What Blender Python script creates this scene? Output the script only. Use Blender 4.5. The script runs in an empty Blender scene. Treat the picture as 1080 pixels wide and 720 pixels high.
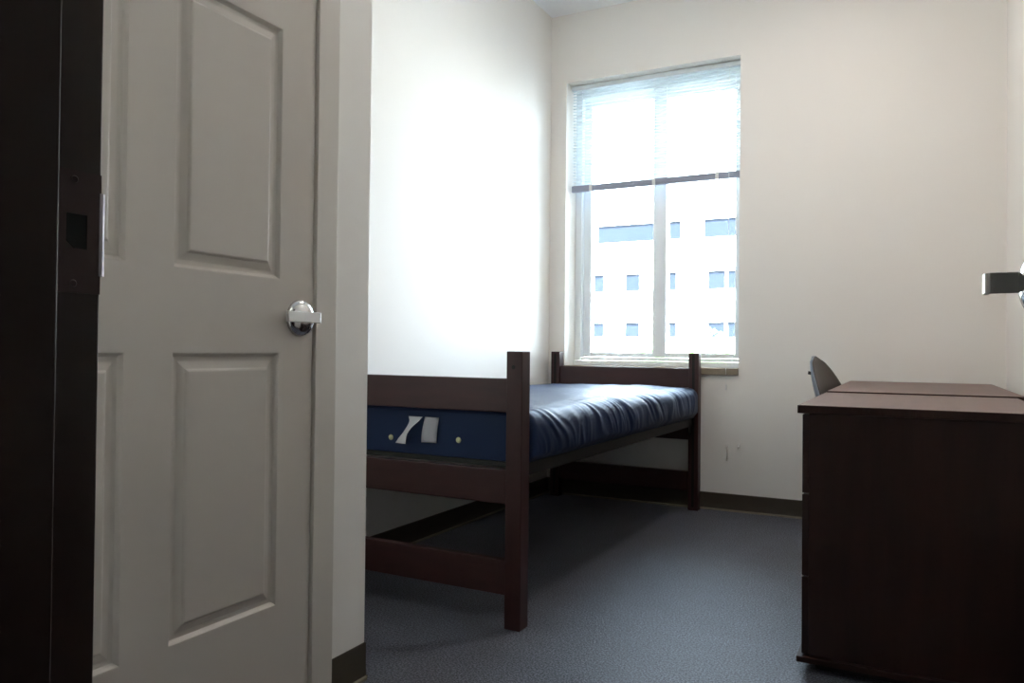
import bpy, bmesh, math, random
from mathutils import Vector, Matrix, noise
random.seed(7)
S = bpy.context.scene
COL = S.collection

# ------------------------------------------------------------------ materials
def mat(name, color=(.8, .8, .8), rough=.5, metal=0.0, spec=.5, noise_scale=0, noise_amt=0, bump=0, bump_scale=200,
        stretch=(1, 1, 1), color2=None, coat=0):
    m = bpy.data.materials.new(name); m.use_nodes = True
    nt = m.node_tree; b = nt.nodes['Principled BSDF']
    b.inputs['Base Color'].default_value = (*color, 1)
    b.inputs['Roughness'].default_value = rough
    b.inputs['Metallic'].default_value = metal
    b.inputs['Specular IOR Level'].default_value = spec
    b.inputs['Coat Weight'].default_value = coat
    tc = nt.nodes.new('ShaderNodeTexCoord')
    mp = nt.nodes.new('ShaderNodeMapping'); mp.inputs['Scale'].default_value = stretch
    nt.links.new(tc.outputs['Object'], mp.inputs['Vector'])
    if color2:
        n = nt.nodes.new('ShaderNodeTexNoise'); n.inputs['Scale'].default_value = noise_scale
        n.inputs['Detail'].default_value = 5
        nt.links.new(mp.outputs['Vector'], n.inputs['Vector'])
        r = nt.nodes.new('ShaderNodeValToRGB')
        r.color_ramp.elements[0].position = .5 - noise_amt; r.color_ramp.elements[1].position = .5 + noise_amt
        r.color_ramp.elements[0].color = (*color, 1); r.color_ramp.elements[1].color = (*color2, 1)
        nt.links.new(n.outputs['Fac'], r.inputs['Fac'])
        nt.links.new(r.outputs['Color'], b.inputs['Base Color'])
    if bump:
        n2 = nt.nodes.new('ShaderNodeTexNoise'); n2.inputs['Scale'].default_value = bump_scale
        n2.inputs['Detail'].default_value = 3
        nt.links.new(mp.outputs['Vector'], n2.inputs['Vector'])
        bp = nt.nodes.new('ShaderNodeBump'); bp.inputs['Strength'].default_value = bump
        bp.inputs['Distance'].default_value = .002
        nt.links.new(n2.outputs['Fac'], bp.inputs['Height'])
        nt.links.new(bp.outputs['Normal'], b.inputs['Normal'])
    return m

M = {}
M['wall'] = mat('wall_paint', (.87, .835, .785), .55, bump=.12, bump_scale=180)
M['ceiling'] = mat('ceiling_paint', (.92, .94, .97), .8, bump=.2, bump_scale=120)
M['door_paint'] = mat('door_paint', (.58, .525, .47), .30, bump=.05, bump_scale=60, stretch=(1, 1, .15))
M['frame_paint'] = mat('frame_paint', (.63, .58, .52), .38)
M['brown_metal'] = mat('brown_metal_paint', (.035, .020, .015), .33, spec=.5)
M['bronze'] = mat('bronze_plate', (.062, .036, .034), .42, metal=.4)
M['plate_edge'] = mat('pale_plate_edge', (.50, .46, .52), .5, metal=.3)  # lip is paler than the plate
M['hole'] = mat('latch_hole', (.004, .004, .004), .9)
M['chrome'] = mat('satin_chrome', (.72, .72, .73), .14, metal=1)
M['satin'] = mat('satin_nickel', (.62, .62, .62), .36, metal=1)
M['dark_lever'] = mat('dark_lever_metal', (.45, .44, .43), .3, metal=1)
M['bed_wood'] = mat('cherry_stained_wood', (.046, .0155, .0145), .40, spec=.4, color2=(.030, .010, .0092), noise_scale=6, noise_amt=.25, stretch=(4, 4, 1))
M['bed_wood_h'] = mat('cherry_stained_wood_rail', (.046, .0155, .0145), .40, spec=.4, color2=(.030, .010, .0092), noise_scale=6, noise_amt=.25, stretch=(1, 4, 6))
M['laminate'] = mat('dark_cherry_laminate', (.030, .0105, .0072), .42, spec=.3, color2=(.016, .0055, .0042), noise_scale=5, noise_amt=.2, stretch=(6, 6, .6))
M['laminate_glare'] = mat('dark_cherry_laminate_glare', (.13, .052, .036), .36, color2=(.095, .038, .028), noise_scale=5, noise_amt=.2, stretch=(8, .7, 6))  # lighter laminate copy, glare on the tops painted into its colour
M['dark_steel'] = mat('dark_steel', (.012, .011, .010), .55, spec=.2)
M['deck'] = mat('deck_slat_paint', (.02, .024, .018), .5)
M['screw'] = mat('dull_screw', (.16, .13, .12), .45, metal=.7)
M['slot'] = mat('slot_black', (.006, .005, .005), .8)
M['carpet'] = None
M['base'] = mat('vinyl_baseboard', (.05, .038, .025), .5)
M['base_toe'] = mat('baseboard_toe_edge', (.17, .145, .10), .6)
M['mattress'] = mat('navy_mattress_fabric', (.0068, .0155, .052), .55, spec=.45, bump=.08, bump_scale=900)
M['mattress'].node_tree.nodes['Principled BSDF'].inputs['Specular Tint'].default_value = (.50, .68, 1, 1)
M['piping'] = mat('navy_piping', (.05, .05, .10), .5)
M['tag'] = mat('white_tag', (.92, .92, .93), .7, bump=.2, bump_scale=150)
M['brass'] = mat('brass_eyelet', (.55, .55, .30), .45, metal=.3)
M['vinyl_white'] = mat('window_vinyl', (.86, .90, .92), .4)
M['reveal'] = M['wall']
M['sill'] = mat('tan_sill', (.30, .235, .165), .45, color2=(.24, .19, .13), noise_scale=30, noise_amt=.2)
M['backlit_blind_rail'] = mat('backlit_blind_rail', (.30, .32, .40), .5)  # backlit darkness of the bottom rail is put into its colour
M['blind_head'] = mat('blind_headrail', (.74, .78, .80), .45)
M['cord'] = mat('blind_cord', (.8, .8, .78), .7)
M['chair_shell'] = mat('chair_shell_plastic', (.045, .033, .026), .38, bump=.1, bump_scale=300)
M['chair_back_lit'] = mat('chair_back_plastic_lit', (.16, .19, .24), .3)  # blue window light on the chair back is put into this colour
M['black'] = mat('black_plastic', (.01, .01, .01), .5)
M['hook'] = mat('white_hook_and_glint', (.85, .82, .78), .4)
M['facade'] = mat('white_facade', (.82, .82, .80), .8, color2=(.78, .78, .77), noise_scale=.4, noise_amt=.2)
M['far_glass'] = mat('far_window_glass', (.0085, .0125, .021), .3, spec=.10)
M['ground'] = mat('outdoor_ground', (.55, .56, .57), .9, color2=(.48, .50, .48), noise_scale=.2, noise_amt=.1)
M['leaf'] = mat('leaves', (.16, .30, .10), .6)
M['bark'] = mat('bark', (.15, .11, .08), .9)
M['ext'] = mat('exterior_wall', (.6, .58, .55), .8)

def carpet():
    m = bpy.data.materials.new('grey_carpet'); m.use_nodes = True
    nt = m.node_tree; b = nt.nodes['Principled BSDF']; b.inputs['Roughness'].default_value = .52
    b.inputs['Specular IOR Level'].default_value = .5
    tc = nt.nodes.new('ShaderNodeTexCoord')
    n = nt.nodes.new('ShaderNodeTexNoise'); n.inputs['Scale'].default_value = 170; n.inputs['Detail'].default_value = 3
    n.inputs['Roughness'].default_value = .7
    n2 = nt.nodes.new('ShaderNodeTexNoise'); n2.inputs['Scale'].default_value = 9; n2.inputs['Detail'].default_value = 2
    for q in (n, n2): nt.links.new(tc.outputs['Object'], q.inputs['Vector'])
    r = nt.nodes.new('ShaderNodeValToRGB')
    r.color_ramp.elements[0].position = .42; r.color_ramp.elements[1].position = .60
    r.color_ramp.elements[0].color = (.012, .013, .016, 1); r.color_ramp.elements[1].color = (.21, .216, .265, 1)
    nt.links.new(n.outputs['Fac'], r.inputs['Fac'])
    mx = nt.nodes.new('ShaderNodeMix'); mx.data_type = 'RGBA'; mx.blend_type = 'MULTIPLY'
    mx.inputs['Factor'].default_value = .35
    nt.links.new(r.outputs['Color'], mx.inputs['A']); nt.links.new(n2.outputs['Fac'], mx.inputs['B'])
    nt.links.new(mx.outputs['Result'], b.inputs['Base Color'])
    bp = nt.nodes.new('ShaderNodeBump'); bp.inputs['Strength'].default_value = .45; bp.inputs['Distance'].default_value = .006
    nt.links.new(n.outputs['Fac'], bp.inputs['Height']); nt.links.new(bp.outputs['Normal'], b.inputs['Normal'])
    return m
M['carpet'] = carpet()

def glass():
    m = bpy.data.materials.new('window_glass'); m.use_nodes = True
    nt = m.node_tree; nt.nodes.clear()
    o = nt.nodes.new('ShaderNodeOutputMaterial'); t = nt.nodes.new('ShaderNodeBsdfTransparent')
    t.inputs['Color'].default_value = (.93, .97, .98, 1)
    g = nt.nodes.new('ShaderNodeBsdfGlossy'); g.inputs['Roughness'].default_value = .02
    f = nt.nodes.new('ShaderNodeFresnel'); f.inputs['IOR'].default_value = 1.45
    mx = nt.nodes.new('ShaderNodeMixShader')
    nt.links.new(f.outputs[0], mx.inputs[0]); nt.links.new(t.outputs[0], mx.inputs[1]); nt.links.new(g.outputs[0], mx.inputs[2])
    nt.links.new(mx.outputs[0], o.inputs[0])
    return m
M['glass'] = glass()

def slat_mat():
    m = bpy.data.materials.new('blind_slats'); m.use_nodes = True
    nt = m.node_tree; nt.nodes.clear()
    o = nt.nodes.new('ShaderNodeOutputMaterial'); d = nt.nodes.new('ShaderNodeBsdfDiffuse'); t = nt.nodes.new('ShaderNodeBsdfTranslucent')
    d.inputs['Color'].default_value = (.85, .87, .88, 1); t.inputs['Color'].default_value = (.8, .85, .88, 1)
    mx = nt.nodes.new('ShaderNodeMixShader'); mx.inputs[0].default_value = .5
    nt.links.new(d.outputs[0], mx.inputs[1]); nt.links.new(t.outputs[0], mx.inputs[2]); nt.links.new(mx.outputs[0], o.inputs[0])
    return m
M['slat'] = slat_mat()

# ------------------------------------------------------------------ mesh helpers
def box(bm, x0, x1, y0, y1, z0, z1, bev=0, seg=2):
    g = bmesh.ops.create_cube(bm, size=1)
    vs = g['verts']
    for v in vs:
        v.co = Vector((x0 + (v.co.x + .5) * (x1 - x0), y0 + (v.co.y + .5) * (y1 - y0), z0 + (v.co.z + .5) * (z1 - z0)))
    if bev:
        es = list({e for v in vs for e in v.link_edges})
        bmesh.ops.bevel(bm, geom=es, offset=bev, segments=seg, affect='EDGES', profile=.5)
    return bm

def prism(bm, pts, z0, z1, axis='z'):
    """extrude closed polygon pts (a,b) along an axis"""
    def P(a, b, c):
        return {'z': (a, b, c), 'y': (a, c, b), 'x': (c, a, b)}[axis]
    lo = [bm.verts.new(P(a, b, z0)) for a, b in pts]
    hi = [bm.verts.new(P(a, b, z1)) for a, b in pts]
    n = len(pts)
    fs = [bm.faces.new(lo), bm.faces.new(hi)]
    for i in range(n):
        fs.append(bm.faces.new((lo[i], lo[(i + 1) % n], hi[(i + 1) % n], hi[i])))
    bmesh.ops.recalc_face_normals(bm, faces=fs)
    return bm

def cyl(bm, p, d, r, h, seg=24, r2=None, bev=0):
    """cylinder starting at p along direction d"""
    d = Vector(d).normalized()
    mt = Matrix.Translation(Vector(p) + d * h / 2) @ d.to_track_quat('Z', 'Y').to_matrix().to_4x4()
    g = bmesh.ops.create_cone(bm, cap_ends=True, segments=seg, radius1=r, radius2=r if r2 is None else r2, depth=h, matrix=mt)
    return bm

def tube(bm, pts, r, seg=8):
    rings = []
    n = len(pts); pts = [Vector(p) for p in pts]
    up = Vector((0, 0, 1))
    for i, p in enumerate(pts):
        t = (pts[min(i + 1, n - 1)] - pts[max(i - 1, 0)]).normalized()
        a = t.cross(up)
        if a.length < 1e-3: a = t.cross(Vector((1, 0, 0)))
        a.normalize(); b = t.cross(a)
        rings.append([bm.verts.new(p + (a * math.cos(k * math.tau / seg) + b * math.sin(k * math.tau / seg)) * r) for k in range(seg)])
    for i in range(n - 1):
        for k in range(seg):
            bm.faces.new((rings[i][k], rings[i][(k + 1) % seg], rings[i + 1][(k + 1) % seg], rings[i + 1][k]))
    bm.faces.new(rings[0][::-1]); bm.faces.new(rings[-1])
    return bm

def dome(bm, c, d, r, h, seg=32, rings=8, rim=.004):
    """flattened dome on a flat back: centre c, axis d"""
    d = Vector(d).normalized(); q = d.to_track_quat('Z', 'Y'); c = Vector(c)
    prof = [(r, 0), (r, rim)] + [(r * math.cos(a), rim + (h - rim) * math.sin(a)) for a in [math.pi / 2 * k / rings for k in range(1, rings)]]
    prev = None
    for (rr, zz) in prof:
        ring = [bm.verts.new(c + q @ Vector((rr * math.cos(k * math.tau / seg), rr * math.sin(k * math.tau / seg), zz))) for k in range(seg)]
        if prev:
            for k in range(seg):
                bm.faces.new((prev[k], prev[(k + 1) % seg], ring[(k + 1) % seg], ring[k]))
        else:
            bm.faces.new(ring[::-1])
        prev = ring
    bm.faces.new(prev)
    return bm

def B(): return bmesh.new()

def build(name, bm, material, parent=None, smooth=False, bevel=0, world=True, edge=None):
    """link bm as one mesh object; coordinates in bm are world (or the parent's, world=False)"""
    if parent is not None and world:
        mw = world_of(parent)
        bm.transform(mw.inverted())
    bmesh.ops.recalc_face_normals(bm, faces=bm.faces)
    me = bpy.data.meshes.new(name); bm.to_mesh(me); bm.free()
    me.materials.append(material)
    o = bpy.data.objects.new(name, me); COL.objects.link(o)
    if parent is not None: o.parent = parent
    if edge:
        me.materials.append(M[edge])
        for p in me.polygons: p.material_index = 0 if abs(p.normal.z) > .5 else 1
    if smooth:
        for p in me.polygons: p.use_smooth = True
    if bevel:
        md = o.modifiers.new('bevel', 'BEVEL'); md.width = bevel; md.segments = 2; md.limit_method = 'ANGLE'
    return o

def world_of(o):
    m = Matrix.LocRotScale(o.location, o.rotation_euler, o.scale)
    return world_of(o.parent) @ m if o.parent else m

def tag(o, label, cat, group=None, kind=None):
    o['label'] = label; o['category'] = cat
    if group: o['group'] = group
    if kind: o['kind'] = kind
    return o

def thing(name, loc, label, cat, rotz=0, group=None, kind=None):
    o = bpy.data.objects.new(name, None); COL.objects.link(o)
    o.location = loc; o.rotation_euler = (0, 0, rotz); o.empty_display_size = .1
    return tag(o, label, cat, group, kind)

def struct(name, bm, m, label, cat, bevel=0):
    return tag(build(name, bm, m, bevel=bevel), label, cat, kind='structure')

# ------------------------------------------------------------------ dimensions (metres)
XL, XR, YB, ZC = -2.10, .425, 4.564, 3.107      # alcove left wall, right wall, window wall, ceiling
XC, YC = -1.355, 1.729                          # closet wall face and its end
YE0, YE1 = .345, .511                           # entry wall
WX0, WX1, WZ0, WZ1 = -1.988, -.888, .83, 2.66   # window opening
T = .13

# floor, ceiling
struct('floor', box(B(), XL - T, 1.2, -1.9, YB + .2, -.15, 0), M['carpet'], 'grey speckled carpet floor', 'floor')
struct('ceiling', box(B(), XL - T, 1.2, -1.9, YB + .2, ZC, ZC + .15), M['ceiling'], 'white painted ceiling', 'ceiling')
# window wall with its opening
bm = B(); y0, y1 = YB, YB + .30
box(bm, XL - T, WX0, y0, y1, 0, ZC); box(bm, WX1, XR + T, y0, y1, 0, ZC)
box(bm, WX0, WX1, y0, y1, 0, WZ0 - .04); box(bm, WX0, WX1, y0, y1, WZ1, ZC)
struct('wall_back', bm, M['wall'], 'off-white painted wall with the window opening', 'wall')
struct('wall_left', box(B(), XL - T, XL, YC - T, YB, 0, ZC), M['wall'], 'off-white alcove wall along the bed', 'wall')
struct('wall_right', box(B(), XR, XR + T, YE1, YB, 0, ZC), M['wall'], 'off-white wall behind dresser and desk', 'wall')
# closet wall: door opening between D0 and D1, height DH
D0, D1, DH = .556, 1.508, 2.035
FR = .078
bm = B()
box(bm, XC - T, XC, YE1, D0 - .03, 0, ZC); box(bm, XC - T, XC, D1 + .03, YC, 0, ZC); box(bm, XC - T, XC, D0 - .03, D1 + .03, DH + .03, ZC)
box(bm, XL, XC - T, YC - T, YC, 0, ZC)
struct('wall_closet', bm, M['wall'], 'off-white wall corner beside the white paneled door', 'wall')
# entry wall with the doorway the camera looks through
EX0, EX1, EH = -.75, .168, 2.06
bm = B()
box(bm, XC - T, EX0 - .035, YE0 + .015, YE1 - .012, 0, ZC); box(bm, EX1 + .035, XR + T, YE0 + .015, YE1 - .012, 0, ZC)
box(bm, EX0 - .035, EX1 + .035, YE0 + .015, YE1 - .012, EH + .035, ZC)
struct('wall_entry', bm, M['wall'], 'wall around the dark brown entry door frame', 'wall')
# corridor the camera stands in
struct('wall_corridor_left', box(B(), -1.6, -1.48, -1.8, YE0 + .02, 0, ZC), M['wall'], 'corridor wall left of the entry', 'wall')
struct('wall_corridor_right', box(B(), 1.0, 1.12, -1.8, YE0 + .02, 0, ZC), M['wall'], 'corridor wall right of the entry', 'wall')
struct('wall_corridor_rear', box(B(), -1.6, 1.12, -1.92, -1.8, 0, ZC), M['wall'], 'corridor wall facing the entry', 'wall')
bm = B(); box(bm, XR + T, 1.12, YE0 + .015, YE1 - .012, 0, ZC); struct('wall_entry_right', bm, M['wall'], 'corridor wall past the entry frame', 'wall')

# baseboards: vinyl cove with a lighter toe
def baseboard(name, x0, y0, x1, y1, nx, ny, label):
    """runs from (x0,y0) to (x1,y1); (nx,ny) points into the room"""
    d = Vector((x1 - x0, y1 - y0, 0)); L = d.length; d.normalize(); n = Vector((nx, ny, 0)); o = Vector((x0, y0, 0))
    def run(prof):
        bm = B()
        a = [bm.verts.new(o + n * u + Vector((0, 0, v))) for u, v in prof]
        b = [bm.verts.new(o + d * L + n * u + Vector((0, 0, v))) for u, v in prof]
        k = len(prof); bm.faces.new(a); bm.faces.new(b)
        for i in range(k): bm.faces.new((a[i], a[(i + 1) % k], b[(i + 1) % k], b[i]))
        return bm
    r = struct(name, run([(0, .010), (.006, .010), (.0045, .022), (.0035, .04), (.0035, .098), (.002, .101), (0, .101)]), M['base'], label, 'baseboard')
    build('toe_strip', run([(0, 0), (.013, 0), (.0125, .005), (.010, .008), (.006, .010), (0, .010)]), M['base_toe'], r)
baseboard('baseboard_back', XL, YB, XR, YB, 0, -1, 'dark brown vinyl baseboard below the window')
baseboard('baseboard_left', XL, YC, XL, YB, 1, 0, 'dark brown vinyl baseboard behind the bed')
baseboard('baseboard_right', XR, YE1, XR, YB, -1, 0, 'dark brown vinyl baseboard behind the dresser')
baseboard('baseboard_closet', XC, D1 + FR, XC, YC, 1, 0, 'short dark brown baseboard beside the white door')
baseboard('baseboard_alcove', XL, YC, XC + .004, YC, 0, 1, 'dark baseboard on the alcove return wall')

# ------------------------------------------------------------------ white paneled door (door_1) in the closet wall
def panel_face(X, sgn, y0, y1, z0, z1, panels, bm):
    """front skin of a moulded door at plane X (facing sgn*x) with raised panels"""
    ys = sorted({y0, y1, *[p[0] for p in panels], *[p[1] for p in panels]})
    zs = sorted({z0, z1, *[p[2] for p in panels], *[p[3] for p in panels]})
    V = lambda y, z, d=0: bm.verts.new((X + sgn * d, y, z))
    for i in range(len(ys) - 1):
        for j in range(len(zs) - 1):
            cy, cz = (ys[i] + ys[i + 1]) / 2, (zs[j] + zs[j + 1]) / 2
            if any(p[0] < cy < p[1] and p[2] < cz < p[3] for p in panels): continue
            bm.faces.new([V(ys[i], zs[j]), V(ys[i + 1], zs[j]), V(ys[i + 1], zs[j + 1]), V(ys[i], zs[j + 1])])
    prof = [(0, 0), (.003, -.0005), (.007, -.006), (.0105, -.0095), (.016, -.0100), (.020, -.0098), (.036, -.0050), (.0395, -.0018), (.0425, -.0006), (.046, -.0005)]
    for (a, b, c, d) in panels:
        prev = None
        for (ins, dep) in prof:
            ring = [V(a + ins, c + ins, dep), V(b - ins, c + ins, dep), V(b - ins, d - ins, dep), V(a + ins, d - ins, dep)]
            if prev:
                for k in range(4): bm.faces.new((prev[k], prev[(k + 1) % 4], ring[(k + 1) % 4], ring[k]))
            prev = ring
        bm.faces.new(prev)

door = thing('door_1', (XC, D0 + .003, .012), 'white six-panel closet door with silver lever handle', 'door', kind='structure')
XD = XC - .001
pan = []
for a, b in ((.673, .979), (1.085, 1.391)):
    for c, d in ((.300, .911), (1.085, 1.697), (1.800, 1.925)): pan.append((a, b, c, d))
bm = B(); y0, y1, z0, z1 = D0 + .003, D1 - .004, .012, DH - .004
panel_face(XD, 1, y0, y1, z0, z1, pan, bm)
th = .044
for q in ([(XD, y0, z0), (XD - th, y0, z0), (XD - th, y0, z1), (XD, y0, z1)], [(XD, y1, z0), (XD, y1, z1), (XD - th, y1, z1), (XD - th, y1, z0)],
          [(XD, y0, z1), (XD - th, y0, z1), (XD - th, y1, z1), (XD, y1, z1)], [(XD, y0, z0), (XD, y1, z0), (XD - th, y1, z0), (XD - th, y0, z0)],
          [(XD - th, y0, z0), (XD - th, y1, z0), (XD - th, y1, z1), (XD - th, y0, z1)]):
    bm.faces.new([bm.verts.new(v) for v in q])
bmesh.ops.remove_doubles(bm, verts=bm.verts, dist=1e-5)
build('panel_slab', bm, M['door_paint'], door)
hd = build('handle_rose', dome(B(), (XD, 1.458, .996), (1, 0, 0), .0462, .021), M['chrome'], door, smooth=True)
bm = B()
# flat bar lever: neck out of the rose, then a bar towards the hinges
cyl(bm, (XD + .016, 1.462, .997), (1, 0, 0), .011, .028)
box(bm, XD + .041, XD + .050, 1.368, 1.480, .9838, 1.0102, .0015)
build('lever', bm, M['satin'], hd)
# closet door frame, painted steel, a little proud of the wall
FP = .008
bm = B()
def jamb(bm, ya, yb, s):
    # profile in (x,y): face, rabbet return, stop
    if s > 0: pts = [(XC + FP, ya), (XC + FP, yb), (XC - .01, yb), (XC - .01, ya + .03), (XC - .125, ya + .03), (XC - .125, ya - .014), (XC - .049, ya - .014), (XC - .049, ya)]
    else: pts = [(XC + FP, yb), (XC + FP, ya), (XC - .01, ya), (XC - .01, yb - .03), (XC - .125, yb - .03), (XC - .125, yb + .014), (XC - .049, yb + .014), (XC - .049, yb)]
    prism(bm, pts, 0, DH + FR)
jamb(bm, D1, D1 + FR, 1); jamb(bm, D0 - .045, D0, -1)
prism(bm, [(XC + FP, DH), (XC + FP, DH + FR), (XC - .01, DH + FR), (XC - .01, DH + .03), (XC - .125, DH + .03), (XC - .125, DH - .014), (XC - .049, DH - .014), (XC - .049, DH)], D0, D1, 'y')
struct('trim_1', bm, M['frame_paint'], 'off-white steel frame around the paneled door', 'door frame', bevel=.002)

# ------------------------------------------------------------------ dark brown entry frame with strike plate
bm = B()
ST = EX0 + .016
prism(bm, [(EX0, YE1), (EX0, .457), (ST, .457), (ST, .375), (EX0, .375), (EX0, YE0), (EX0 - .055, YE0), (EX0 - .055, YE0 + .012), (EX0 - .034, YE0 + .012), (EX0 - .034, YE1 - .012), (EX0 - .055, YE1 - .012), (EX0 - .055, YE1)], 0, EH + .05)
SR = EX1 - .016
prism(bm, [(EX1, YE1), (EX1, .457), (SR, .457), (SR, .375), (EX1, .375), (EX1, YE0), (EX1 + .055, YE0), (EX1 + .055, YE0 + .012), (EX1 + .034, YE0 + .012), (EX1 + .034, YE1 - .012), (EX1 + .055, YE1 - .012), (EX1 + .055, YE1)], 0, EH + .05)
prism(bm, [(YE1, EH), (.457, EH), (.457, EH - .016), (.375, EH - .016), (.375, EH), (YE0, EH), (YE0, EH + .05), (YE1, EH + .05)], EX0, EX1, 'x')
ef = struct('trim_2', bm, M['brown_metal'], 'dark brown metal entry door frame at the left edge', 'door frame', bevel=.0016)
# strike plate: D-hole plate with curled lip
bm = B()
PX = EX0 + .0012
zc, hy0, hy1, hz0, hz1 = 1.036, .4735, .4955, 1.019, 1.054
ys = [.463, hy0, hy1, .5105]; zs = [zc - .062, hz0, hz1, zc + .062]
for i in range(3):
    for j in range(3):
        if i == 1 and j == 1: continue
        box(bm, EX0 + .0001, PX, ys[i], ys[i + 1], zs[j], zs[j + 1])
sp = build('strike_plate', bm, M['bronze'], ef)
bm = B()
prism(bm, [(EX0 + .0001, .5085), (PX + .0005, .5085), (PX + .0006, .5120), (PX - .0006, .5145), (PX - .0030, .5165), (PX - .0038, .5150), (PX - .0022, .5132), (EX0 - .0004, .5120)], zc - .043, zc + .043)
lp = build('strike_lip', bm, M['plate_edge'], sp); lp['label'] = 'pale lip of the strike plate'
bm = B(); prism(bm, [(hy0, hz0 + .008), (hy0 + .009, hz0), (hy1, hz0), (hy1, hz1), (hy0, hz1)], EX0 + .0001, EX0 + .0007, 'x')
build('latch_hole', bm, M['hole'], sp)
for dz in (.0525, -.0525):
    bm = B(); cyl(bm, (PX - .0004, .4815, zc + dz), (1, 0, 0), .0045, .0012, 20, r2=.0030)
    bmesh.ops.delete(bm, geom=[f for f in bm.faces if len(f.verts) > 4 and f.calc_center_median().x > PX + .0003], context='FACES')
    sc = build('screw', bm, M['screw'], sp)

# entry door, standing open against the right; only its lever reaches into view
a = math.radians(.3)
ed = thing('door_2', (EX1 - .002, YE1 + .004, .01), 'open entry door at right with bent lever handle reaching into view', 'door', kind='structure', rotz=-a)
build('panel_slab', box(B(), 0, .044, 0, .905, 0, EH - .02, .001), M['laminate'], ed, world=False)
rs = build('handle_rose', dome(B(), (0, .83, 1.015), (-1, 0, 0), .046, .031, rim=.010), M['chrome'], ed, smooth=True, world=False)
bm = B()
# flat stock: neck straight out, then bent with a round corner parallel to the door
xo, yn, w, r = -.0735, .83, .0085, .012
pts = [(-.030, yn - w / 2), (xo + r, yn - w / 2)]
pts += [(xo + r - r * math.sin(t), yn - w / 2 + r - r * math.cos(t)) for t in [math.pi / 2 * k / 8 for k in range(1, 9)]]
pts += [(xo, yn + .034), (xo + w, yn + .034), (xo + w, yn + w / 2), (-.030, yn + w / 2)]
prism(bm, pts, 1.0025, 1.0335)
build('lever', bm, M['dark_lever'], rs, bevel=.0012, world=False)

# ------------------------------------------------------------------ window
YF = 4.725
win = thing('window_1', ((WX0 + WX1) / 2, YF, WZ0), 'white double sliding window with tan sill', 'window', kind='structure')
bm = B()
def ring(bm, x0, x1, z0, z1, wl, wr, wb, wt, y0, y1):
    box(bm, x0, x0 + wl, y0, y1, z0, z1); box(bm, x1 - wr, x1, y0, y1, z0, z1)
    box(bm, x0 + wl, x1 - wr, y0, y1, z0, z0 + wb); box(bm, x0 + wl, x1 - wr, y0, y1, z1 - wt, z1)
ring(bm, WX0 + .001, WX1 - .001, .864, WZ1 - .001, .045, .030, .020, .06, YF, YF + .075)
build('window_frame', bm, M['vinyl_white'], win, bevel=.003)
build('sub_sill', box(B(), WX0 + .001, WX1 - .001, YF - .012, YF + .075, WZ0 + .0005, .8625, .002), M['vinyl_white'], win)
bm = B(); ring(bm, -1.940, -1.372, .886, 2.598, .052, .078, .030, .055, YF + .036, YF + .066)
s1 = build('sash', bm, M['vinyl_white'], win, bevel=.003)
build('pane', box(B(), -1.889, -1.449, YF + .049, YF + .053, .915, 2.545), M['glass'], s1)
bm = B(); ring(bm, -1.455, -.920, .886, 2.598, .085, .024, .030, .075, YF + .004, YF + .034)
s2 = build('sash', bm, M['vinyl_white'], win, bevel=.003)
build('pane', box(B(), -1.371, -.943, YF + .017, YF + .021, .915, 2.525), M['glass'], s2)
sl = build('sill', box(B(), WX0 + .001, WX1 - .001, YB - .016, YF + .07, WZ0 - .04, WZ0, .003), M['sill'], win)

# blind, half lowered with open slats
YS = 4.645
bl = thing('window_blind', ((WX0 + WX1) / 2, YS, WZ1), 'white mini blind half lowered in the window, slats open', 'blind')
BX0, BX1 = WX0 + .008, WX1 - .008
build('headrail', box(B(), BX0, BX1, YS - .018, YS + .018, WZ1 - .034, WZ1 - .006, .002), M['blind_head'], bl)
bm = B(); zt = WZ1 - .05; zb = 2.012; nsl = 31
for i in range(nsl):
    z = zt - (zt - zb) * i / (nsl - 1)
    prof = [(-.0125, -.0012), (-.006, .0004), (0, .001), (.006, .0004), (.0125, -.0012)]
    prof = [(YS + u, z + v + .06 * u) for u, v in prof]
    lo = [(u, v - .0006) for u, v in prof][::-1]
    prism(bm, prof + lo, BX0 + .004, BX1 - .004, 'x')
build('slats', bm, M['slat'], bl)
rail = build('bottom_rail', box(B(), BX0 + .002, BX1 - .002, YS - .0135, YS + .0135, 1.960, 2.001, .004), M['backlit_blind_rail'], bl)
for x in (-1.845, -1.425, -1.035):
    bm = B(); tube(bm, [(x, YS - .0145, WZ1 - .034), (x, YS - .0145, 1.958)], .0008, 6); tube(bm, [(x, YS + .0145, WZ1 - .034), (x, YS + .0145, 1.958)], .0008, 6)
    build('ladder_cord', bm, M['cord'], bl)
    build('cord_clip', box(B(), x - .010, x + .010, YS - .0155, YS + .0155, 1.9585, 2.0025, .002), M['cord'], rail)
# pull cord hangs over the sill
bm = B(); tube(bm, [(-.962, YS - .021, WZ1 - .03), (-.962, YS - .022, 1.9), (-.958, YS - .035, 1.3), (-.954, YB - .03, .84), (-.953, YB - .026, .735)], .0014, 6)
pc = build('pull_cord', bm, M['cord'], bl)
bm = B(); cyl(bm, (-.953, YB - .026, .735), (0, 0, -1), .004, .03, 12, r2=.006); build('cord_tassel', bm, M['cord'], pc)

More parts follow.
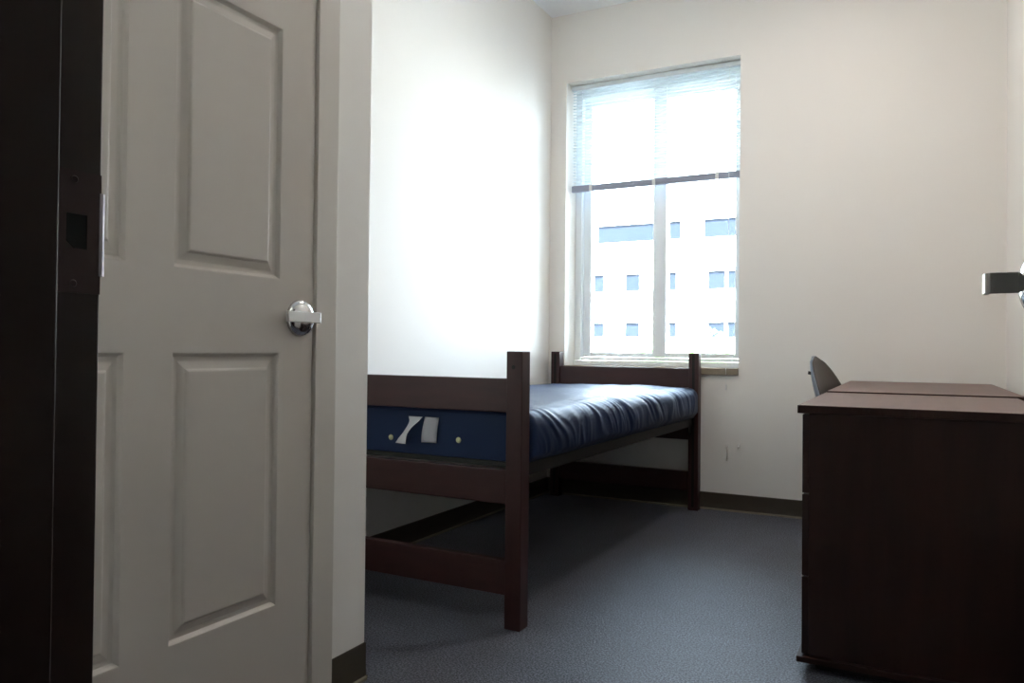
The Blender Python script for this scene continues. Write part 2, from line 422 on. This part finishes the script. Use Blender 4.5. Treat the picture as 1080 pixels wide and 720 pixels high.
# ------------------------------------------------------------------ bed frame (local frame: x to the left wall is negative, y along the bed)
AB = -math.radians(.95)
BW, BLn, PH, PW = .950, 2.272, .918, .059
bed = thing('bed_frame', (-1.133, 2.255, 0), 'dark cherry wooden single bed frame with slatless ladder ends', 'bed', rotz=AB)
bed['label'] = 'dark cherry wooden single bed frame standing along the left wall'
MB = M['bed_wood']
def post(x0, y0, inner):
    bm = B(); box(bm, x0, x0 + PW, y0, y0 + PW, 0, PH, .003)
    p = build('post', bm, MB, bed, world=False)
    # hook slot down the inner face
    ys_ = (y0 - .0004, y0 + .001) if inner < 0 else (y0 + PW - .001, y0 + PW + .0004)
    build('hardware_slot', box(B(), x0 + PW * .36, x0 + PW * .62, ys_[0], ys_[1], .02, PH - .012), M['slot'], p, world=False)
    return p
p1 = post(-PW, 0, 1); p2 = post(-BW, 0, 1); p3 = post(-PW, BLn - PW, -1); p4 = post(-BW, BLn - PW, -1)
for p, x in ((p1, -PW * .55), (p2, -BW + PW * .45)):
    bm = B(); cyl(bm, (x, -.0004, .866), (0, 1, 0), .007, .003, 20); build('bolt_hole', bm, M['slot'], p, world=False)
bm = B(); 
for y in (.008, BLn - PW + .016):
    for z0, z1 in ((.714, .827), (.409, .522), (.108, .223)):
        build('cross_rail', box(B(), -BW + PW - .001, -PW + .001, y, y + .034, z0, z1, .003), M['bed_wood_h'], bed, world=False)
bm.free()
for x0, x1 in ((-.040, -.0365), (-BW + .0365, -BW + .040)):
    bm = B(); box(bm, x0, x1, PW, BLn - PW, .492, .535); s = 1 if x0 < -.5 else -1
    xa, xb = (x1, x1 + .03) if s > 0 else (x0 - .03, x0)
    box(bm, xa, xb, PW, BLn - PW, .492, .4955)
    build('side_rail', bm, M['dark_steel'], bed, world=False)
for yb in (PW + .002, BLn - PW - .062):
    for x0, x1 in ((-.046, -.041), (-BW + .041, -BW + .046)):
        bm = B(); prism(bm, [(yb, .43), (yb + .06, .47), (yb + .06, .49), (yb, .49)] if yb < 1 else [(yb, .47), (yb + .06, .43), (yb + .06, .49), (yb, .49)], x0, x1, 'x')
        build('rail_bracket', bm, M['dark_steel'], bed, world=False)
for i in range(13):
    y = PW + .05 + i * (BLn - 2 * PW - .1) / 12
    build('deck_slat', box(B(), -BW + .0405, -.0405, y - .03, y + .03, .520, .5385, .002), M['deck'], bed, world=False)

# ------------------------------------------------------------------ mattress
mt = thing('mattress', (-1.133, 2.255, .54), 'dark navy blue vinyl mattress lying on the bed frame', 'mattress', rotz=AB)
def mattress():
    bm = B()
    x0, x1, y0, y1, h = -.932, .006, .072, 2.195, .176      # local; z from 0
    R = .052
    NY, per = 300, []
    # perimeter profile in (x,z), going: bottom right -> side -> top -> left side -> bottom left
    n_side, n_top, n_c = 26, 60, 10
    P = []
    for i in range(n_side): P.append(('s', x1, R * .5 + (h - R * 1.5) * i / n_side))
    for i in range(n_c + 1):
        t = math.pi / 2 * i / n_c; P.append(('c', x1 - R + R * math.cos(t), h - R + R * math.sin(t)))
    for i in range(1, n_top): P.append(('t', x1 - R - (x1 - x0 - 2 * R) * i / n_top, h))
    for i in range(n_c + 1):
        t = math.pi / 2 * i / n_c; P.append(('l', x0 + R - R * math.sin(t), h - R + R * math.cos(t)))
    for i in range(1, 8): P.append(('l', x0, h - R - (h - R * 1.5) * i / 7))
    P.append(('b', x0 + R * .5, 0)); P.append(('b', x1 - R * .5, 0))
    rows = []
    for j in range(NY + 1):
        v = j / NY; y = y0 + (y1 - y0) * v
        # end rounding
        e = min(v, 1 - v) * (y1 - y0); ro = .026
        ins = 0 if e > ro else ro - math.sqrt(max(0, ro * ro - (ro - e) ** 2))
        row = []
        for k, (kind, x, z) in enumerate(P):
            px, pz, py = x, z, y
            endw = min(1, e / .12)
            if kind in 's c':
                hz = min(1, z / h)
                # gathered folds: slanted, ridged, stronger up the side
                warp = 1.6 * noise.noise((y * 1.7, z * 3, 3.1)) + .9 * noise.noise((y * 4.1, z * 7, 6.4))
                s1 = y * 9.5 + warp - (h - z) * (7 + 8 * noise.noise((y * 1.1, 8.2, 0)))
                n1 = noise.noise((s1, z * 2.0, 7.7))
                n2 = noise.noise((s1 * 2.1 + 3, z * 4.0, 1.7))
                rn = .8 * n1 + .6 * (.5 - abs(n2) * 1.6)
                rn2 = noise.noise((s1 * 4.3, z * 6.0, 5.2))
                loc = .55 + .75 * noise.noise((y * 1.9, z * 6, 11.3))
                amp = .0105 * (.30 + .70 * math.sin(min(1, hz * 1.02) * math.pi * .82)) * endw * max(.25, loc + .3)
                px += amp * rn + .0030 * rn2 * endw + .015 * math.sin(hz * math.pi) * endw
                pz += .005 * rn * endw * (1 if kind == 'c' else 0)
                # sagging hem
                if hz < .35: pz += (.35 - hz) * (.035 * noise.noise((y * 3.1, 2.2, 5)) + .030 * noise.noise((y * 7, 9.2, 1)) ) * endw + (.35 - hz) * .05 * max(0, min(1, (y - .3)))
            elif kind == 't':
                u = (x1 - x) / (x1 - x0)
                crown = .010 * math.sin(math.pi * min(1, max(0, u))) * endw
                edge = math.exp(-((u - .05) / .10) ** 2)
                warp = 1.6 * noise.noise((y * 1.7, .5, 3.1)) + .9 * noise.noise((y * 4.1, 1.2, 6.4))
                s1 = y * 9.5 + warp + x * 4
                rn = .9 * noise.noise((s1, .35, 7.7)) + .45 * (.5 - abs(noise.noise((s1 * 2.1 + 3, .7, 1.7))) * 1.6)
                soft = noise.noise((x * 3.5 + y * 1.2, y * 2.2, 1.0)) * .006 + (1 - abs(noise.noise((x * 7 + y * 1.6, y * 2.2, 4.0))) * 2) * .003
                pz += crown + (.005 * rn * edge + soft) * endw
            if kind != 'b':
                cx, cz = (x0 + x1) / 2, h / 2
                f = ins
                px += -f if px > cx else f
                if kind in 'c t l': pz -= f * .7 * (z / h)
            row.append(bm.verts.new((px, py, max(pz, .0012))))
        rows.append(row)
    n = len(P)
    for j in range(NY):
        for k in range(n):
            bm.faces.new((rows[j][k], rows[j][(k + 1) % n], rows[j + 1][(k + 1) % n], rows[j + 1][k]))
    # closed ends, slightly padded
    for row, s in ((rows[0], -1), (rows[-1], 1)):
        bm.faces.new(row)
    return bm
build('cover', mattress(), M['mattress'], mt, smooth=True, world=False)
for p in bpy.data.objects['cover'].data.polygons:
    if len(p.vertices) > 4: p.use_smooth = False
# piping round the foot end
bm = B(); tube(bm, [(-.90, .076, .170), (-.6, .074, .1735), (-.3, .074, .1735), (-.03, .076, .170)], .0035, 8)
build('piping', bm, M['piping'], mt, smooth=True, world=False)
# two white tags, one twisted, sewn at the foot end
def strip(pts, th=.0012):
    bm = B()
    rows = [[bm.verts.new(p) for p in r] for r in pts]
    for i in range(len(rows) - 1):
        for j in range(len(rows[0]) - 1):
            bm.faces.new((rows[i][j], rows[i][j + 1], rows[i + 1][j + 1], rows[i + 1][j]))
    bmesh.ops.solidify(bm, geom=bm.faces[:], thickness=th)
    return bm
def wl(X, Z, off):   # world x at the foot of the mattress -> local
    return (X + 1.133, .071 - off, Z - .54)
rows = []
for i in range(11):
    t = i / 10; z = .6775 - .091 * t
    cx = -1.5335 - .007 * t + .003 * math.sin(t * 3); w = .061 - .001 * t
    off = .003 + .010 * math.sin(t * math.pi * .9) + .006 * t
    rows.append([wl(cx - w / 2 + w * u, z - .004 * u * 0, off + .004 * math.sin(u * 3 + t * 2)) for u in (0, .25, .5, .75, 1)])
tg1 = build('care_tag', strip(rows), M['tag'], mt, smooth=True, world=False); tg1['label'] = 'straight white care tag'
rows = []
for i in range(15):
    t = i / 14; z = .677 - .101 * t
    cx = -1.604 - .062 * max(0, t - .15) ** 1.1 / .85
    half = .031 * (1 - .28 * math.sin(min(1, t * 1.25) * math.pi)) * (1 if t < .75 else 1 - .5 * (t - .75))
    tw = 1.25 * math.sin(t * math.pi * .9)
    off = .006 + .012 * math.sin(t * math.pi * .8)
    rows.append([wl(cx + half * (2 * u - 1) * math.cos(tw * .6), z, off + half * (2 * u - 1) * math.sin(tw) * .5 + .010 * math.sin(t * 3.1)) for u in (0, .25, .5, .75, 1)])
tg2 = build('care_tag', strip(rows), M['tag'], mt, smooth=True, world=False); tg2['label'] = 'twisted white care tag'
for X, Z in ((-1.719, .594), (-1.422, .602)):
    bm = B(); x, y, z = wl(X, Z, 0)
    dome(bm, (x, y + .0015, z), (0, -1, 0), .0105, .005, 24, 5, .0015)
    build('vent_eyelet', bm, M['brass'], mt, smooth=True, world=False)

# ------------------------------------------------------------------ dresser (drawers face the room, its side faces the camera)
CX0, CX1, CY0, CY1, CZ = -.281, .330, 2.388, 3.215, .771
dr = thing('dresser', ((CX0 + CX1) / 2, (CY0 + CY1) / 2, 0), 'dark cherry three-drawer dresser in the right foreground, side panel facing the camera', 'dresser')
build('body', box(B(), CX0 + .019, CX1, CY0, CY1, .045, CZ - .024, .001), M['laminate'], dr)
build('top', box(B(), CX0 - .012, CX1 + .004, CY0 - .018, CY1 + .002, CZ - .024, CZ, .002), M['laminate_glare'], dr, edge='laminate')
build('base', box(B(), CX0 - .012, CX1 + .004, CY0 - .018, CY1 + .002, .028, .045, .002), M['laminate'], dr)
build('plinth', box(B(), CX0 + .035, CX1 - .02, CY0 + .03, CY1 - .03, 0, .028), M['slot'], dr)
zz = [.047, .273, .513, CZ - .026]
for i in range(3):
    build('drawer', box(B(), CX0, CX0 + .0188, CY0 + .002, CY1 - .002, zz[i] + .0015, zz[i + 1] - .0025, .0015), M['laminate'], dr)
for z in (.273, .513):
    build('drawer_glint', box(B(), CX0 - .001, CX0 + .004, CY0 + .0005, CY0 + .012, z - .0022, z + .0012), M['hook'], dr)  # white slivers painted as the glints at the drawer gaps
# ------------------------------------------------------------------ desk behind the dresser
DY0, DY1, DZ = 3.226, 4.545, .776
DX0, DX1 = -.285, .362
dk = thing('desk', ((DX0 + DX1) / 2, (DY0 + DY1) / 2, 0), 'dark cherry writing desk between the dresser and the window wall', 'desk')
build('top', box(B(), DX0 - .006, DX1, DY0, DY1, DZ - .028, DZ, .002), M['laminate_glare'], dk, edge='laminate')
for y in (DY0 + .012, DY1 - .037):
    build('end_panel', box(B(), DX0 + .02, DX1 - .01, y, y + .025, 0, DZ - .028, .001), M['laminate'], dk)
build('modesty_panel', box(B(), DX1 - .05, DX1 - .03, DY0 + .037, DY1 - .037, .30, DZ - .028), M['laminate'], dk)
build('apron', box(B(), DX0 + .03, DX0 + .048, DY0 + .037, DY1 - .037, DZ - .105, DZ - .028), M['laminate'], dk)

# ------------------------------------------------------------------ chair at the desk
ch = thing('desk_chair', (-.264, 4.07, 0), 'dark plastic desk chair with arched backrest pushed in at the desk', 'chair', rotz=-math.radians(12))
# local: +x is the chair's front, y its width; back leans to -x with height
def backshell(side):
    bm = B(); N, K = 24, 14
    W, z0, z1 = .205, .53, .905
    rows = []
    for i in range(K + 1):
        t = i / K; z = z0 + (z1 - z0) * t
        half = W * math.sqrt(max(0, 1 - max(0, (t - .22) / .78) ** 2.2))
        half = max(half, .012)
        xb = -.045 - .115 * t * 1.0
        row = []
        for k in range(N + 1):
            u = -1 + 2 * k / N
            yy = half * u
            xx = xb + .035 * (yy / W) ** 2
            if side: # back skin, bulged
                xx -= .004 + .036 * max(0, 1 - u * u) ** .5 * (1 - .6 * t ** 3)
            row.append(bm.verts.new((xx, yy, z)))
        rows.append(row)
    for i in range(K):
        for k in range(N):
            bm.faces.new((rows[i][k], rows[i][k + 1], rows[i + 1][k + 1], rows[i + 1][k]))
    return bm
bm = backshell(False); bmesh.ops.recalc_face_normals(bm, faces=bm.faces); bmesh.ops.solidify(bm, geom=bm.faces[:], thickness=.007)
bk = build('backrest', bm, M['chair_shell'], ch, smooth=True, world=False)
bm = backshell(True); bmesh.ops.recalc_face_normals(bm, faces=bm.faces); bmesh.ops.solidify(bm, geom=bm.faces[:], thickness=-.004)
sh = build('back_cover', bm, M['chair_back_lit'], bk, smooth=True, world=False)
bm = B(); cyl(bm, (-.143, -.115, .825), (-1, -.45, .2), .008, .017, 16); build('back_knob', bm, M['black'], bk, world=False)
# seat
bm = B(); N = 16
g = box(bm, 0, .40, -.205, .205, .43, .46, .012, 3)
for v in bm.verts:
    v.co.z += .015 * ((v.co.y / .2) ** 2) - .02 * max(0, (v.co.x - .3) / .1) ** 2
build('seat', bm, M['chair_shell'], ch, smooth=True, world=False)
for s in (-1, 1):
    bm = B(); tube(bm, [(-.055, s * .13, .60), (-.04, s * .135, .52), (.0, s * .15, .425), (.20, s * .16, .42)], .009, 10); build('back_bracket', bm, M['black'], ch, smooth=True, world=False)
for sx, x in ((-1, .03), (1, .36)):
    for s in (-1, 1):
        bm = B(); tube(bm, [(x, s * .165, .425), (x + sx * .045, s * .195, .012)], .011, 10); cyl(bm, (x + sx * .045, s * .195, 0), (0, 0, 1), .014, .016, 14)
        build('leg', bm, M['black'], ch, world=False)

# ------------------------------------------------------------------ two small hooks on the window wall
for X, Z, lab, st in ((-.949, .379, 'small white wall hook nearer the bed, with a short tail below', 1), (-.882, .383, 'small white wall hook nearer the dresser', 0)):
    hk = thing('wall_hook', (X, YB, Z), lab, 'hook', group='hooks on the window wall')
    bm = B(); box(bm, X - .009, X + .009, YB - .004, YB, Z - .012, Z + .014, .0015); build('plate', bm, M['hook'], hk)
    bm = B(); tube(bm, [(X, YB - .003, Z + .004), (X, YB - .013, Z), (X, YB - .016, Z - .010), (X, YB - .022, Z - .010), (X, YB - .024, Z)], .003, 8); build('prong', bm, M['hook'], hk, smooth=True)
    if st:
        bm = B(); tube(bm, [(X + .001, YB - .012, Z - .012), (X + .002, YB - .005, Z - .05), (X - .002, YB - .004, Z - .085)], .0035, 8); build('tail', bm, M['hook'], hk, smooth=True)

# ------------------------------------------------------------------ outdoors
tag(build('ground', box(B(), -80, 60, YB + 2, 130, -6.6, -6.5), M['ground']), 'paved ground far below the window', 'ground', kind='structure')
FY = 50
bd = thing('building', (-15, FY, -6.5), 'white multi-storey building seen through the window', 'building')
wins = []
for z0, z1 in ((8.42, 9.62),):
    wins += [(-19.4, -15.3, z0, z1), (-14.3, -13.5, z0, z1), (-12.0, -9.2, z0, z1), (-27, -21.4, z0, z1)]
for z0, z1 in ((5.05, 6.23), (1.93, 2.90), (-1.3, -.2)):
    wins += [(-19.65, -18.85, z0, z1), (-17.35, -16.3, z0, z1), (-14.3, -13.78, z0, z1), (-11.72, -10.62, z0, z1), (-10.45, -9.4, z0, z1), (-22.2, -21.1, z0, z1)]
X0, X1, Z0, Z1 = -30, -4, -6.5, 11.6
xs = sorted({X0, X1, *[w[0] for w in wins], *[w[1] for w in wins]}); zs = sorted({Z0, Z1, *[w[2] for w in wins], *[w[3] for w in wins]})
bm = B()
for i in range(len(xs) - 1):
    for j in range(len(zs) - 1):
        cx, cz = (xs[i] + xs[i + 1]) / 2, (zs[j] + zs[j + 1]) / 2
        if any(w[0] < cx < w[1] and w[2] < cz < w[3] for w in wins): continue
        box(bm, xs[i], xs[i + 1], FY, FY + .5, zs[j], zs[j + 1])
bmesh.ops.remove_doubles(bm, verts=bm.verts, dist=1e-4)
box(bm, X0, X1, FY + .52, FY + 14, Z0, Z1)
build('facade', bm, M['facade'], bd)
for (a_, b_, c_, d_) in wins:
    w = build('window', box(B(), a_ + .01, b_ - .01, FY + .2, FY + .26, c_ + .01, d_ - .01), M['far_glass'], bd)

def tree(x, y, h, r, label, seed):
    rnd = random.Random(seed)
    t = thing('tree', (x, y, -6.5), label, 'tree', group='trees outside the window')
    bm = B(); tube(bm, [(x, y, -6.5), (x + .1, y, -6.5 + h * .4), (x, y + .1, -6.5 + h * .75)], .14, 10); build('trunk', bm, M['bark'], t, smooth=True)
    bm = B()
    for i in range(1500):
        while True:
            p = Vector((rnd.uniform(-1, 1), rnd.uniform(-1, 1), rnd.uniform(-1, 1)))
            if p.length < 1: break
        q = Vector((x + p.x * r, y + p.y * r, -6.5 + h - r * 1.3 + p.z * r * 1.3))
        rot = Vector((rnd.gauss(0, 1), rnd.gauss(0, 1), rnd.gauss(0, 1))).normalized().to_track_quat('Z', 'Y')
        s = rnd.uniform(.08, .16)
        bm.faces.new([bm.verts.new(q + rot @ Vector(c) * s) for c in ((-1, 0, 0), (0, -.5, .1), (1, 0, 0), (0, .5, .1))])
    build('foliage', bm, M['leaf'], t)
tree(-13.3, 44, 8.6, 1.2, 'light leafy tree outside left of centre in the right pane', 1)
tree(-10.2, 44, 8.9, 1.4, 'leafy tree outside at the right side of the right pane', 2)

# ------------------------------------------------------------------ light: overcast daylight outside, portal at the window
w = bpy.data.worlds.new('daylight'); S.world = w; w.use_nodes = True
nt = w.node_tree; bg = nt.nodes['Background']
tc = nt.nodes.new('ShaderNodeTexCoord'); sp_ = nt.nodes.new('ShaderNodeSeparateXYZ'); rp = nt.nodes.new('ShaderNodeValToRGB')
rp.color_ramp.elements[0].position = 0; rp.color_ramp.elements[0].color = (.92, .96, 1.0, 1)
rp.color_ramp.elements[1].position = .7; rp.color_ramp.elements[1].color = (.62, .80, 1.0, 1)
nt.links.new(tc.outputs['Generated'], sp_.inputs[0]); nt.links.new(sp_.outputs['Z'], rp.inputs[0]); nt.links.new(rp.outputs[0], bg.inputs['Color'])
bg.inputs['Strength'].default_value = 19.0
L = bpy.data.lights.new('window_portal', 'AREA'); L.shape = 'RECTANGLE'; L.size = WX1 - WX0; L.size_y = WZ1 - WZ0
L.cycles.is_portal = True
lo = bpy.data.objects.new('window_portal', L); COL.objects.link(lo)
lo.location = ((WX0 + WX1) / 2, YB + .31, (WZ0 + WZ1) / 2); lo.rotation_euler = (-math.radians(90), 0, 0)

sun = bpy.data.lights.new('sun', 'SUN'); sun.energy = 120; sun.color = (1, .95, .86); sun.angle = .01
so = bpy.data.objects.new('sun', sun); COL.objects.link(so); so.rotation_euler = (math.radians(50), 0, math.radians(15))
# added round lamp, unseen above the picture, lifts and warms the walls
LX, LY = -.50, 3.30
cl = thing('added_ceiling_lamp', (LX, LY, ZC), 'added unseen ceiling lamp that brightens and warms the walls', 'lamp')
bm = B(); cyl(bm, (LX, LY, ZC), (0, 0, -1), .19, .03, 40); build('base', bm, M['frame_paint'], cl)
ll = bpy.data.lights.new('added_fill_light', 'AREA'); ll.shape = 'DISK'; ll.size = .34; ll.energy = 11.5; ll.color = (1, .90, .83)
lb = bpy.data.objects.new('added_fill_light', ll); COL.objects.link(lb); lb.parent = cl; lb.location = (0, 0, -.034)

# ------------------------------------------------------------------ camera
yaw, pitch, roll, f, H = .479159, .0121043, .0100766, 810.07, .92
c, s = math.cos(yaw), math.sin(yaw); A_ = Matrix(((c, s, 0), (0, 0, -1), (-s, c, 0)))
c, s = math.cos(pitch), math.sin(pitch); B_ = Matrix(((1, 0, 0), (0, c, s), (0, -s, c)))
c, s = math.cos(roll), math.sin(roll); C_ = Matrix(((c, -s, 0), (s, c, 0), (0, 0, 1)))
R_ = C_ @ B_ @ A_                                   # world -> (right, down, forward)
cam = bpy.data.cameras.new('camera'); co = bpy.data.objects.new('camera', cam); COL.objects.link(co)
rt, dn, fw = R_[0], R_[1], R_[2]
co.matrix_world = Matrix(((rt[0], -dn[0], -fw[0], 0), (rt[1], -dn[1], -fw[1], 0), (rt[2], -dn[2], -fw[2], H), (0, 0, 0, 1)))
cam.sensor_width = 36; cam.sensor_fit = 'HORIZONTAL'; cam.lens = f / 1080 * 36; cam.clip_start = .02; cam.clip_end = 400
S.camera = co

S.view_settings.view_transform = 'Standard'; S.view_settings.look = 'None'
S.view_settings.gamma = 1; S.view_settings.use_curve_mapping = False
S.view_settings.exposure = 0.34
S.cycles.max_bounces = 16; S.cycles.diffuse_bounces = 10; S.cycles.glossy_bounces = 6; S.cycles.transparent_max_bounces = 16
S.cycles.sample_clamp_indirect = 20
